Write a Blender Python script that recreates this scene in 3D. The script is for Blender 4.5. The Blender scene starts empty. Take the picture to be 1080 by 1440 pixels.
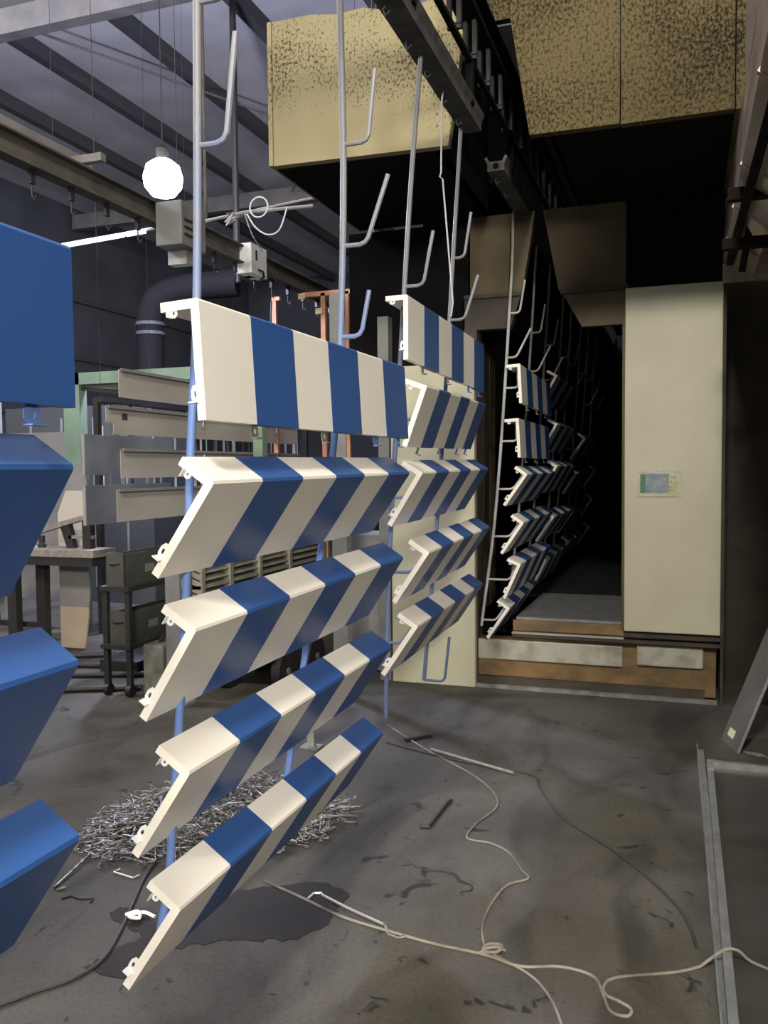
import bpy, bmesh, math, random
from mathutils import Vector, Matrix
random.seed(7)
R = math.radians
scene = bpy.context.scene
C = scene.collection

# ------------------------------------------------------------------ camera, world, light, exposure
cam_data = bpy.data.cameras.new('camera')
cam_data.sensor_fit = 'VERTICAL'; cam_data.sensor_height = 36.0; cam_data.lens = 30.0
cam_data.clip_start = 0.02
cam = bpy.data.objects.new('camera', cam_data); C.objects.link(cam)
cam.matrix_world = (Matrix.Translation((0, 0, 1.7)) @ Matrix.Rotation(R(19.3), 4, 'Z')
                    @ Matrix.Rotation(R(90 - 2.9), 4, 'X') @ Matrix.Rotation(R(-0.55), 4, 'Z'))
scene.camera = cam
w = bpy.data.worlds.new('world'); scene.world = w; w.use_nodes = True
bg = w.node_tree.nodes['Background']
bg.inputs[0].default_value = (1.0, 0.97, 0.92, 1); bg.inputs[1].default_value = 0.26

def lamp(name, loc, power, col, radius):
    d = bpy.data.lights.new(name, 'POINT'); d.energy = power; d.color = col; d.shadow_soft_size = radius
    o = bpy.data.objects.new(name, d); C.objects.link(o); o.location = loc
    return o
lamp('high_lamp', (-0.2, -4.4, 8.6), 4300, (1.0, 0.955, 0.87), 0.7)       # high-bay lamp behind the photographer
lamp('side_lamp', (3.1, -6.4, 4.4), 3900, (1.0, 0.945, 0.86), 0.5)       # wall lamp at the right, behind the photographer
lamp('left_roof_fill', (-10.5, 4.0, 7.9), 2000, (0.80, 0.82, 1.0), 0.4)   # added fill out of view, brightens the roof and left bay
lamp('bulb_light', (-5.4, 8.20, 4.62), 1400, (0.64, 0.68, 1.0), 0.2)     # the lit bulb in view

vs = scene.view_settings
vs.view_transform = 'Standard'; vs.look = 'None'; vs.gamma = 1.0; vs.use_curve_mapping = False
vs.exposure = 0.05

# ------------------------------------------------------------------ materials
MATS = {}
def mat(name, col, rough=0.6, metal=0.0, noise=0.0, scale=8.0, col2=None, bump=0.0, emit=None, estr=0.0, stretch=(1, 1, 1), lo=0.35, hi=0.65, spec=0.5):
    m = bpy.data.materials.new(name); m.use_nodes = True
    nt = m.node_tree; b = nt.nodes['Principled BSDF']
    b.inputs['Base Color'].default_value = (*col, 1); b.inputs['Roughness'].default_value = rough
    b.inputs['Metallic'].default_value = metal; b.inputs['Specular IOR Level'].default_value = spec
    if col2 is not None or bump:
        tc = nt.nodes.new('ShaderNodeNewGeometry'); mp = nt.nodes.new('ShaderNodeMapping')
        mp.inputs['Scale'].default_value = stretch
        nt.links.new(tc.outputs['Position'], mp.inputs[0])
        n = nt.nodes.new('ShaderNodeTexNoise'); n.inputs['Scale'].default_value = scale; n.inputs['Detail'].default_value = 6
        nt.links.new(mp.outputs[0], n.inputs['Vector'])
        if col2 is not None:
            cr = nt.nodes.new('ShaderNodeValToRGB')
            cr.color_ramp.elements[0].position = lo; cr.color_ramp.elements[1].position = hi
            cr.color_ramp.elements[0].color = (*col2, 1); cr.color_ramp.elements[1].color = (*col, 1)
            nt.links.new(n.outputs['Fac'], cr.inputs[0]); nt.links.new(cr.outputs[0], b.inputs['Base Color'])
        if bump:
            bp = nt.nodes.new('ShaderNodeBump'); bp.inputs['Strength'].default_value = bump; bp.inputs['Distance'].default_value = 0.01
            nt.links.new(n.outputs['Fac'], bp.inputs['Height']); nt.links.new(bp.outputs[0], b.inputs['Normal'])
    if emit:
        b.inputs['Emission Color'].default_value = (*emit, 1); b.inputs['Emission Strength'].default_value = estr
    MATS[name] = m
    return m

cream = mat('cream_coat', (0.82, 0.775, 0.68), 0.42, col2=(0.79, 0.745, 0.65), scale=2.5)
blue = mat('blue_coat', (0.028, 0.088, 0.27), 0.38, col2=(0.025, 0.078, 0.245), scale=2.5)
steel = mat('galvanised', (0.42, 0.43, 0.43), 0.45, 0.7, col2=(0.30, 0.31, 0.31), scale=9)
pale_steel = mat('pale_steel', (0.52, 0.50, 0.46), 0.42, 0.55, col2=(0.42, 0.40, 0.37), scale=3, stretch=(1, .4, 1))
edge_steel = mat('edge_steel', (0.62, 0.62, 0.58), 0.35, 0.8, col2=(0.35, 0.34, 0.31), scale=12)
dust_rail = mat('dusty_rail', (0.085, 0.083, 0.078), 0.9, 0.0, col2=(0.045, 0.044, 0.042), scale=14, bump=0.5)
near_black = mat('track_and_shade_black', (0.006, 0.006, 0.006), 0.9, spec=0.1, col2=(0.004, 0.004, 0.004), scale=3)  # black of the track; under the hood it stands in for shade
tunnel_m = mat('tunnel_shade', (0.012, 0.013, 0.012), 0.8, spec=0.2)  # the unlit dark of the tunnel is put into this colour
brown = mat('brown_steel', (0.10, 0.074, 0.034), 0.7, col2=(0.065, 0.046, 0.022), scale=4)
orange = mat('orange_steel', (0.21, 0.125, 0.045), 0.6, col2=(0.09, 0.06, 0.028), scale=5, stretch=(1, 1, 2))
darkbrown = mat('dark_brown', (0.055, 0.042, 0.025), 0.7, col2=(0.03, 0.024, 0.015), scale=5)
oven_cream = mat('oven_cream', (0.53, 0.51, 0.365), 0.5, col2=(0.45, 0.43, 0.30), scale=2.2, lo=.3, hi=.7)
base_cream = mat('base_cream', (0.40, 0.38, 0.31), 0.55, col2=(0.22, 0.205, 0.155), scale=7, lo=.3, hi=.55)
roof_m = mat('roof_sheet', (0.76, 0.73, 0.73), 0.75, col2=(0.62, 0.60, 0.60), scale=1.2)
purlin_m = mat('purlin', (0.09, 0.088, 0.09), 0.8)
rafter_m = mat('rafter', (0.24, 0.22, 0.20), 0.7, col2=(0.17, 0.16, 0.15), scale=3)
track_m = mat('track_paint', (0.13, 0.117, 0.10), 0.8, spec=.2, col2=(0.08, 0.072, 0.064), scale=5)
wall_m = mat('dark_wall', (0.11, 0.115, 0.135), 0.85, col2=(0.08, 0.085, 0.10), scale=.8)
green_m = mat('pale_green', (0.22, 0.31, 0.22), 0.6, col2=(0.16, 0.23, 0.16), scale=4)
sheet_m = mat('raw_sheet', (0.50, 0.465, 0.42), 0.45, 0.1, col2=(0.41, 0.38, 0.33), scale=2, stretch=(1, .6, 2))
bsheet_m = mat('blue_grey_sheet', (0.19, 0.20, 0.21), 0.5, 0.2, col2=(0.105, 0.112, 0.12), scale=2)
olive = mat('olive_steel', (0.060, 0.060, 0.048), 0.6, col2=(0.042, 0.042, 0.034), scale=6)
dark_iron = mat('dark_iron', (0.028, 0.026, 0.024), 0.6, 0.3)
wood = mat('bench_wood', (0.25, 0.225, 0.185), 0.7, col2=(0.17, 0.15, 0.12), scale=4, stretch=(6, 1, 6))
card_m = mat('cardboard', (0.40, 0.32, 0.24), 0.85, col2=(0.35, 0.28, 0.20), scale=4)
cardgrey = mat('grey_board', (0.22, 0.21, 0.195), 0.7, col2=(0.18, 0.17, 0.16), scale=4)
louvre = mat('louvre_paint', (0.34, 0.32, 0.25), 0.6, col2=(0.24, 0.225, 0.18), scale=5)
greypaint = mat('grey_paint', (0.20, 0.20, 0.185), 0.6, col2=(0.15, 0.15, 0.14), scale=5)
copper = mat('primer_orange', (0.52, 0.25, 0.13), 0.6, col2=(0.42, 0.19, 0.10), scale=6)
white_p = mat('white_paint', (0.75, 0.75, 0.72), 0.5)
rope_m = mat('rope', (0.24, 0.215, 0.17), 0.9, col2=(0.09, 0.078, 0.06), scale=6, lo=.35, hi=.6)
cable_m = mat('black_cable', (0.035, 0.032, 0.028), 0.7)
wire_m = mat('bare_wire', (0.36, 0.35, 0.33), 0.45, 0.5, col2=(0.10, 0.095, 0.085), scale=30, lo=.4, hi=.6)
rubber = mat('rubber', (0.012, 0.012, 0.012), 0.6)
red_oxide = mat('red_oxide', (0.016, 0.011, 0.008), 0.85, spec=.1, col2=(0.010, 0.007, 0.006), scale=5)
duct_m = mat('duct_sheet', (0.40, 0.33, 0.26), 0.35, 0.3, col2=(0.24, 0.19, 0.15), scale=5, stretch=(2.5, .5, .5))
puddle_m = mat('wet_concrete', (0.021, 0.019, 0.016), 0.7, spec=.1, col2=(0.028, 0.025, 0.021), scale=5)
bulb_m = mat('bulb_glass', (1, 1, 1), 0.3, emit=(0.86, 0.90, 1.0), estr=45)
tube_m = mat('tube_glass', (1, 1, 1), 0.3, emit=(0.85, 0.9, 1.0), estr=2.2)

# powder-coat overspray on the hanger poles: blue where the coated parts hang, grey steel above
def overspray(name, low, high):
    m = bpy.data.materials.new(name); m.use_nodes = True
    nt = m.node_tree; b = nt.nodes['Principled BSDF']; b.inputs['Roughness'].default_value = 0.5
    g = nt.nodes.new('ShaderNodeNewGeometry'); s = nt.nodes.new('ShaderNodeSeparateXYZ')
    nt.links.new(g.outputs['Position'], s.inputs[0])
    n = nt.nodes.new('ShaderNodeTexNoise'); n.inputs['Scale'].default_value = 6
    nt.links.new(g.outputs['Position'], n.inputs['Vector'])
    a = nt.nodes.new('ShaderNodeMath'); a.operation = 'MULTIPLY_ADD'; a.inputs[1].default_value = 0.9
    nt.links.new(n.outputs['Fac'], a.inputs[0]); nt.links.new(s.outputs['Z'], a.inputs[2])
    cr = nt.nodes.new('ShaderNodeMapRange'); cr.inputs['From Min'].default_value = 2.35; cr.inputs['From Max'].default_value = 3.0
    nt.links.new(a.outputs[0], cr.inputs['Value'])
    mx = nt.nodes.new('ShaderNodeMix'); mx.data_type = 'RGBA'
    mx.inputs[6].default_value = (*low, 1); mx.inputs[7].default_value = (*high, 1)
    nt.links.new(cr.outputs[0], mx.inputs[0]); nt.links.new(mx.outputs[2], b.inputs['Base Color'])
    return m
pole_blue = overspray('oversprayed_pole', (.12, .20, .43), (.19, .19, .20))
pole_dull = overspray('dull_oversprayed_pole', (.11, .14, .23), (.17, .17, .175))
pole_grey = mat('pole_steel', (0.44, 0.43, 0.41), 0.5, col2=(0.32, 0.31, 0.30), scale=8)

def sooted(name, lo, hi, dark, light, patch):
    m = bpy.data.materials.new(name); m.use_nodes = True
    nt = m.node_tree; b = nt.nodes['Principled BSDF']; b.inputs['Roughness'].default_value = 0.75; b.inputs['Specular IOR Level'].default_value = 0.1
    g = nt.nodes.new('ShaderNodeNewGeometry')
    def noise(scale, stretch, detail=5):
        mp = nt.nodes.new('ShaderNodeMapping'); mp.inputs['Scale'].default_value = stretch
        nt.links.new(g.outputs['Position'], mp.inputs[0])
        n = nt.nodes.new('ShaderNodeTexNoise'); n.inputs['Scale'].default_value = scale; n.inputs['Detail'].default_value = detail
        nt.links.new(mp.outputs[0], n.inputs['Vector']); return n
    big = noise(1.3, (1, 1, 1), 3); fine = noise(62, (1, 1, .75), 8); fine.inputs['Roughness'].default_value = .72
    a = nt.nodes.new('ShaderNodeMath'); a.operation = 'MULTIPLY_ADD'; a.inputs[1].default_value = patch
    nt.links.new(big.outputs['Fac'], a.inputs[0]); nt.links.new(fine.outputs['Fac'], a.inputs[2])
    cr = nt.nodes.new('ShaderNodeValToRGB')
    cr.color_ramp.elements[0].position = lo; cr.color_ramp.elements[0].color = (*dark, 1)
    cr.color_ramp.elements[1].position = hi; cr.color_ramp.elements[1].color = (*light, 1)
    nt.links.new(a.outputs[0], cr.inputs[0]); nt.links.new(cr.outputs[0], b.inputs['Base Color'])
    return m
speckle = sooted('soot_speckled', .70, .79, (.055, .04, .019), (.29, .25, .145), .7)
speckle_dense = sooted('dark_soot_speckled', .60, .74, (.012, .008, .003), (.105, .083, .038), .36)  # denser soot specks over a darker base colour

def concrete():
    m = bpy.data.materials.new('stained_concrete'); m.use_nodes = True
    nt = m.node_tree; b = nt.nodes['Principled BSDF']
    g = nt.nodes.new('ShaderNodeNewGeometry')
    def noise(scale, detail, stretch=(1, 1, 1), dist=0.0):
        mp = nt.nodes.new('ShaderNodeMapping'); mp.inputs['Scale'].default_value = stretch
        nt.links.new(g.outputs['Position'], mp.inputs[0])
        n = nt.nodes.new('ShaderNodeTexNoise'); n.inputs['Scale'].default_value = scale
        n.inputs['Detail'].default_value = detail; n.inputs['Distortion'].default_value = dist
        nt.links.new(mp.outputs[0], n.inputs['Vector']); return n
    def ramp(src, p0, c0, p1, c1):
        r = nt.nodes.new('ShaderNodeValToRGB')
        r.color_ramp.elements[0].position = p0; r.color_ramp.elements[0].color = (*c0, 1)
        r.color_ramp.elements[1].position = p1; r.color_ramp.elements[1].color = (*c1, 1)
        nt.links.new(src.outputs['Fac'], r.inputs[0]); return r
    def mul(a, bb):
        x = nt.nodes.new('ShaderNodeMix'); x.data_type = 'RGBA'; x.blend_type = 'MULTIPLY'; x.inputs[0].default_value = 1
        nt.links.new(a, x.inputs[6]); nt.links.new(bb, x.inputs[7]); return x.outputs[2]
    base = ramp(noise(0.9, 6, dist=.6), 0.33, (0.050, 0.0455, 0.036), 0.66, (0.094, 0.087, 0.070))
    smear = ramp(noise(2.2, 8, (1.0, .45, 1), 1.2), 0.36, (0.55, 0.54, 0.52), 0.52, (1, 1, 1))
    grit = ramp(noise(60, 4), 0.3, (0.78, 0.78, 0.78), 0.6, (1, 1, 1))
    crack = ramp(noise(5, 10, dist=2.2), 0.30, (0.3, 0.29, 0.27), 0.345, (1, 1, 1))
    col = mul(mul(mul(base.outputs[0], smear.outputs[0]), grit.outputs[0]), crack.outputs[0])
    nt.links.new(col, b.inputs['Base Color'])
    rr = nt.nodes.new('ShaderNodeMapRange'); rr.inputs['To Min'].default_value = 0.7; rr.inputs['To Max'].default_value = 0.95; b.inputs['Specular IOR Level'].default_value = 0.25
    nt.links.new(noise(1.7, 4).outputs['Fac'], rr.inputs['Value']); nt.links.new(rr.outputs[0], b.inputs['Roughness'])
    bp = nt.nodes.new('ShaderNodeBump'); bp.inputs['Strength'].default_value = 0.25; bp.inputs['Distance'].default_value = 0.006
    nt.links.new(noise(25, 6).outputs['Fac'], bp.inputs['Height']); nt.links.new(bp.outputs[0], b.inputs['Normal'])
    return m
floor_m = concrete()

# ------------------------------------------------------------------ mesh helpers
class MB:
    def __init__(self): self.v = []; self.f = []; self.sm = False
    def box(self, x0, x1, y0, y1, z0, z1):
        n = len(self.v)
        self.v += [(x0, y0, z0), (x1, y0, z0), (x1, y1, z0), (x0, y1, z0), (x0, y0, z1), (x1, y0, z1), (x1, y1, z1), (x0, y1, z1)]
        for q in ((0, 3, 2, 1), (4, 5, 6, 7), (0, 1, 5, 4), (1, 2, 6, 5), (2, 3, 7, 6), (3, 0, 4, 7)): self.f.append([n + i for i in q])
        return self
    def prism(self, poly, axis, a, b):
        """poly in the two remaining axes (in axis order), extruded from a to b along axis"""
        n = len(self.v); k = len(poly)
        for t in (a, b):
            for (p, q) in poly:
                self.v.append({'X': (t, p, q), 'Y': (p, t, q), 'Z': (p, q, t)}[axis])
        self.f.append([n + i for i in range(k)][::-1]); self.f.append([n + k + i for i in range(k)])
        for i in range(k):
            j = (i + 1) % k; self.f.append([n + i, n + j, n + k + j, n + k + i])
        return self
    def tube(self, pts, r, seg=8, r2=None):
        pts = [Vector(p) for p in pts]; n = len(self.v); m = len(pts)
        up = None
        for i, p in enumerate(pts):
            t = (pts[min(i + 1, m - 1)] - pts[max(i - 1, 0)])
            if t.length < 1e-9: t = Vector((0, 0, 1))
            t.normalize()
            if up is None:
                a = Vector((0, 0, 1)) if abs(t.z) < .9 else Vector((1, 0, 0)); up = t.cross(a).normalized()
            else:
                up = (up - t * up.dot(t));
                up = up.normalized() if up.length > 1e-6 else t.orthogonal().normalized()
            s = t.cross(up); rr = r if r2 is None else r + (r2 - r) * i / (m - 1)
            for k in range(seg):
                an = 2 * math.pi * k / seg; self.v.append(tuple(p + (up * math.cos(an) + s * math.sin(an)) * rr))
        for i in range(m - 1):
            for k in range(seg):
                k2 = (k + 1) % seg
                self.f.append([n + i * seg + k, n + i * seg + k2, n + (i + 1) * seg + k2, n + (i + 1) * seg + k])
        self.f.append([n + k for k in range(seg)][::-1]); self.f.append([n + (m - 1) * seg + k for k in range(seg)])
        self.sm = True
        return self
    def lathe(self, prof, c=(0, 0, 0), seg=20):
        n = len(self.v); m = len(prof)
        for (r, z) in prof:
            for k in range(seg):
                an = 2 * math.pi * k / seg; self.v.append((c[0] + r * math.cos(an), c[1] + r * math.sin(an), c[2] + z))
        for i in range(m - 1):
            for k in range(seg):
                k2 = (k + 1) % seg; self.f.append([n + i * seg + k, n + i * seg + k2, n + (i + 1) * seg + k2, n + (i + 1) * seg + k])
        self.f.append([n + k for k in range(seg)][::-1]); self.f.append([n + (m - 1) * seg + k for k in range(seg)])
        self.sm = True
        return self
    def mesh(self, name, m, smooth=None):
        me = bpy.data.meshes.new(name); me.from_pydata(self.v, [], self.f); me.update()
        bm = bmesh.new(); bm.from_mesh(me); bmesh.ops.recalc_face_normals(bm, faces=bm.faces); bm.to_mesh(me); bm.free()
        me.materials.append(m)
        if self.sm if smooth is None else smooth:
            for p in me.polygons: p.use_smooth = True
            me.set_sharp_from_angle(angle=R(40))
        return me
    def build(self, name, m, parent=None, bevel=0.0):
        o = bpy.data.objects.new(name, self.mesh(name, m)); C.objects.link(o)
        if parent: o.parent = parent
        if bevel:
            bv = o.modifiers.new('bevel', 'BEVEL'); bv.width = bevel; bv.segments = 2; bv.limit_method = 'ANGLE'
        return o
def tag(o, label, cat, group=None, kind=None):
    o['label'] = label; o['category'] = cat
    if group: o['group'] = group
    if kind: o['kind'] = kind
    return o
def struct(o): o['kind'] = 'structure'; return o
def thing(name, label, cat, loc=(0, 0, 0), group=None):
    o = bpy.data.objects.new(name, None); C.objects.link(o); o.location = loc; o.empty_display_size = .1
    return tag(o, label, cat, group)
def smooth_path(pts, n=6):
    """Catmull-Rom through the points"""
    P = [Vector(p) for p in pts]; P = [P[0] * 2 - P[1]] + P + [P[-1] * 2 - P[-2]]; out = []
    for i in range(1, len(P) - 2):
        for k in range(n):
            t = k / n; a, b, c, d = P[i - 1:i + 3]
            out.append(.5 * ((2 * b) + (c - a) * t + (2 * a - 5 * b + 4 * c - d) * t * t + (3 * b - a - 3 * c + d) * t ** 3))
    out.append(P[-2]); return out

# ------------------------------------------------------------------ setting
struct(MB().box(-16, 7, -9, 30, -0.2, 0).build('floor', floor_m))
ceil = struct(MB().box(-16, 7, -9, 30, 9.0, 9.1).build('ceiling', roof_m))
for i in range(11):
    x = -14.4 + 1.98 * i
    MB().box(x - .09, x + .09, -8.9, 29.9, 8.74, 9.0).build('purlin', purlin_m, ceil)
for y in (1.8, 10.8, 19.8):
    MB().box(-15.9, 6.9, y - .11, y + .11, 8.36, 8.74).build('rafter', rafter_m, ceil)
for pts in (((-9.6, 10.8, 8.5), (-5.6, 19.6, 8.6)), ((-3.4, 10.8, 8.5), (-9.2, 19.6, 8.6))):
    MB().tube(pts, .02, 6).build('brace_rod', rafter_m, ceil)
wl = struct(MB().box(-16.2, -16, -9, 30, -.2, 9.1).build('wall_left', wall_m))
for z in (1.6, 3.2, 4.8, 6.4): MB().box(-16, -15.9, -8.9, 29.9, z, z + .14).build('girt', purlin_m, wl)
wb = struct(MB().box(-16, 7, 30, 30.2, -.2, 9.1).build('wall_back', wall_m))
for z in (1.6, 3.2, 4.8, 6.4): MB().box(-15.9, 6.9, 29.9, 30, z, z + .14).build('girt', purlin_m, wb)
wr = struct(MB().box(1.25, 1.35, -0.6, 7.2, 0, 4.2).build('added_wall_right', darkbrown))  # unseen wall, added and lengthened to block the side lamp
MB().box(0.30, 4.0, 7.1, 7.2, 0, 8.9).build('end_wall', darkbrown, wr)

# ------------------------------------------------------------------ curing oven
ov = thing('curing_oven', 'large sooty powder curing oven with cream panels, orange base and dark tunnel mouth', 'oven', (-.6, 6.55, 0))
def ovp(mb, name, m, bevel=0.0):
    o = mb.build(name, m, ov, bevel); o.matrix_parent_inverse = Matrix.Translation((.6, -6.55, 0)); return o
# raised hood in front of the mouth (wedge slot lets the conveyor through)
ovp(MB().prism([(-2.47, 3.63), (-1.325, 3.61), (-1.22, 4.32), (-1.22, 4.47), (-1.31, 4.44), (-1.42, 4.47), (-1.52, 4.455), (-1.60, 4.49), (-1.75, 4.47), (-1.86, 4.50), (-2.02, 4.49), (-2.2, 4.52), (-2.47, 4.52)], 'Y', 5.0, 5.06), 'hood_panel', speckle)
ovp(MB().prism([(-2.50, 3.63), (-2.472, 3.63), (-2.472, 4.52), (-2.50, 4.52)], 'Y', 4.99, 6.6), 'hood_side', speckle)
ovp(MB().prism([(-.845, 3.605), (-.345, 3.600), (-.345, 4.9), (-.955, 4.9), (-.955, 4.28)], 'Y', 5.0, 5.06), 'hood_panel', speckle_dense)
ovp(MB().box(-1.30, -.962, 5.065, 5.12, 4.31, 4.9), 'hood_panel', speckle_dense)
ovp(MB().box(-.338, .245, 5.0, 5.06, 3.595, 4.9), 'hood_panel', speckle_dense)
ovp(MB().box(.252, .295, 4.995, 6.6, 3.59, 4.9), 'hood_side', speckle_dense)
ovp(MB().box(-2.472, -1.42, 5.06, 6.55, 3.62, 3.66), 'soffit', near_black)  # shade of the hood's underside is in the near-black colour
ovp(MB().box(-.74, .25, 5.06, 6.55, 3.62, 3.66), 'soffit', near_black)
ovp(MB().box(-1.44, -1.42, 5.06, 6.55, 3.62, 4.9), 'slot_side', near_black)
ovp(MB().box(-.74, -.72, 5.06, 6.55, 3.62, 4.9), 'slot_side', near_black)
ovp(MB().box(-1.42, -.74, 6.3, 6.32, 4.3, 4.9), 'slot_back', near_black)
# front wall above the mouth, with the wedge slot
ovp(MB().prism([(-1.56, 3.02), (-1.16, 3.02), (-1.06, 3.62), (-1.56, 3.62)], 'Y', 6.52, 6.60), 'lintel_panel', brown)
ovp(MB().prism([(-.885, 3.02), (-.40, 3.02), (-.40, 3.62), (-1.0, 3.62)], 'Y', 6.52, 6.60), 'lintel_panel', brown)
ovp(MB().box(-.40, .27, 6.53, 6.60, 3.0, 3.62), 'lintel_panel', near_black)  # coloured near black for the hood's shade
ovp(MB().prism([(-1.60, 2.76), (-1.245, 2.76), (-1.165, 3.0), (-1.60, 3.0)], 'Y', 6.50, 6.60), 'lintel_panel', darkbrown)
ovp(MB().prism([(-.715, 2.74), (-.40, 2.74), (-.40, 3.0), (-.86, 3.0)], 'Y', 6.52, 6.60), 'lintel_panel', brown)
ovp(MB().box(-.87, -.38, 6.48, 6.56, 2.985, 3.022), 'lintel_trim', darkbrown)
ovp(MB().box(-1.60, -1.16, 6.48, 6.56, 2.995, 3.025), 'lintel_trim', darkbrown)
ovp(MB().box(-2.6, -1.56, 6.62, 6.68, 2.3, 3.62), 'upper_wall', near_black)  # shade beside the mouth painted as near black
# mouth jambs and panels
ovp(MB().box(-.40, .26, 6.46, 6.60, .49, 2.985), 'front_panel', oven_cream, .006)
ovp(MB().box(.262, .282, 6.47, 7.1, .0, 3.0), 'front_trim', darkbrown)
ovp(MB().box(-2.18, -1.505, 6.40, 6.46, 0.0, 2.50), 'front_panel', oven_cream, .006)
ovp(MB().box(-1.60, -1.50, 6.47, 6.62, 0.0, 2.76), 'jamb', darkbrown)
for i in range(4): ovp(MB().box(-1.62, -1.59, 6.64 + .24 * i, 6.86 + .24 * i, .5, 2.76), 'jamb_board', brown if i % 2 else darkbrown)
ovp(MB().box(-.42, -.40, 6.47, 6.62, .5, 2.8), 'jamb', brown)
ovp(MB().box(-2.29, -2.20, 6.42, 6.52, 0, 2.9), 'jamb', greypaint)
# base
ovp(MB().prism([(-1.50, .03), (.235, .03), (.235, .49), (-1.225, .49), (-1.225, .375), (-1.50, .375)], 'Y', 6.50, 6.75), 'base_frame', orange)
ovp(MB().box(-1.50, -.41, 6.475, 6.50, .215, .37), 'base_panel', base_cream, .008)
ovp(MB().box(-.31, .15, 6.475, 6.50, .235, .395), 'base_panel', base_cream, .02)
ovp(MB().box(-1.225, .26, 6.44, 6.52, .405, .43), 'ledge', darkbrown)
ovp(MB().box(-1.225, -.40, 6.43, 6.46, .432, .445), 'ledge_edge', pale_steel)
ovp(MB().box(-.40, .26, 6.44, 6.50, .45, .475), 'ledge', darkbrown)
ovp(MB().box(-1.225, -.405, 6.48, 6.50, .45, .53), 'step_face', orange)
ovp(MB().box(-1.50, .16, 6.46, 6.50, .0, .085), 'kick_plate', darkbrown)
ovp(MB().box(-1.50, .24, 6.42, 6.45, .0, .03), 'floor_edge', edge_steel)
# tunnel
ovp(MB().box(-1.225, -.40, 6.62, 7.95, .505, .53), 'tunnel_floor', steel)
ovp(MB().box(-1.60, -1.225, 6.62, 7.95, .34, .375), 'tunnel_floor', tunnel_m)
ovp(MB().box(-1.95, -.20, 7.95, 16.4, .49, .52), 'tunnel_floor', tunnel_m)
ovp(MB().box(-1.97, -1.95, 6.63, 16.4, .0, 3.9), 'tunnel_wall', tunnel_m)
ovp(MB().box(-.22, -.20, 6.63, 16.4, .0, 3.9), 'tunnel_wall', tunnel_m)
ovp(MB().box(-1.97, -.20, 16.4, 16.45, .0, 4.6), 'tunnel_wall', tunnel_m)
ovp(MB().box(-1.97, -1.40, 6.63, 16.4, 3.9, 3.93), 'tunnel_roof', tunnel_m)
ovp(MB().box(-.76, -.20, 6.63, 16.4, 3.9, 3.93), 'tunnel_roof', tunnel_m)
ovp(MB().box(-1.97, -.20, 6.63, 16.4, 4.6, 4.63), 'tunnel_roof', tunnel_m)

# card in a clear sleeve stuck on the oven's cream panel
sl = thing('plastic_sleeve', 'small glossy plastic sleeve with blue-grey card stuck on the cream oven panel', 'sign', (-.16, 6.46, 1.48))
glossy = mat('sleeve_plastic', (0.50, 0.49, 0.38), 0.12, bump=1.0, scale=40)
MB().box(-.148, .148, -.006, 0, 0, .19).build('sleeve', glossy, sl)
MB().box(-.13, .068, -.009, -.006, .03, .165).build('card', mat('card_blue', (0.20, 0.25, 0.28), 0.12, bump=1.0, scale=18, col2=(.30, .33, .36)), sl)
MB().box(-.13, -.095, -.011, -.009, .03, .16).build('green_strip', mat('card_green', (0.09, 0.22, 0.13), 0.15), sl)
MB().box(.068, .12, -.009, -.006, .04, .15).build('yellow_patch', mat('card_yellow', (0.40, 0.36, 0.12), 0.12, bump=1.0, scale=50, col2=(.5, .47, .3)), sl)

# ------------------------------------------------------------------ conveyor over the striped panels
tr = thing('conveyor_track', 'sooty black overhead conveyor track running through the oven slot', 'conveyor', (-1.09, 2, 4.1))
def trp(mb, name, m):
    o = mb.build(name, m, tr); o.matrix_parent_inverse = Matrix.Translation((1.09, -2, -4.1)); return o
trp(MB().prism([(-1.15, 4.08), (-1.03, 4.08), (-1.03, 4.095), (-1.08, 4.1), (-1.08, 4.23), (-1.03, 4.235), (-1.03, 4.25), (-1.15, 4.25), (-1.15, 4.235), (-1.10, 4.23), (-1.10, 4.1), (-1.15, 4.095)], 'Y', -1.5, 16.2), 'beam', near_black)
for i in range(3): trp(MB().box(-1.1, -1.08, 0.5 + 1.9 * i, .55 + 1.9 * i, 4.25, 8.99), 'suspension_rod', near_black)
for i in range(40):
    y = -1.2 + .34 * i
    m = MB(); m.box(-1.125, -1.105, y - .02, y + .02, 3.90, 4.12); m.box(-1.075, -1.055, y - .02, y + .02, 3.90, 4.12); m.box(-1.125, -1.055, y - .012, y + .012, 3.88, 3.91)
    trp(m, 'trolley', mat('trolley_soot', (.03, .03, .03), .8) if i == 0 else MATS['trolley_soot'])
trp(MB().box(-1.105, -1.075, -1.4, 12.4, 3.862, 3.885), 'chain', near_black)

BAR = [(-.055, 0), (.055, 0), (.055, .045), (.075, .085), (.06, .095), (.04, .06), (-.04, .06), (-.06, .095), (-.075, .085), (-.055, .045)]
def bar(y0, y1, label):
    o = thing('hanger_bar', label, 'conveyor', (-1.145, y0, 3.60), 'hanger bars under the conveyor')
    MB().prism(BAR, 'Y', 0, y1 - y0).build('channel', dust_rail, o)
    MB().tube([(0, -.004, .03), (0, .004, .03)], .02, 12).build('end_bore', near_black, o)
    for y in (.25, y1 - y0 - .25):
        MB().box(.03, .07, y - .02, y + .02, .05, .285).build('link', near_black, o)
    n = int((y1 - y0) / .3)
    for i in range(n):
        y = .12 + i * .3
        MB().tube([(-.01, y, .002), (-.03, y, -.02), (-.02, y, -.045), (.0, y, -.03)], .004, 6).build('eyelet', dust_rail, o)
    return o
bar(-1.0, 1.35, 'dusty grey hanger bar carrying the rack of blue-ended panels')
bar(1.5, 3.2, 'dusty grey hanger bar over the wire hook pile')
bar(3.28, 4.84, 'dusty grey hanger bar ending in front of the speckled oven hood')
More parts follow.
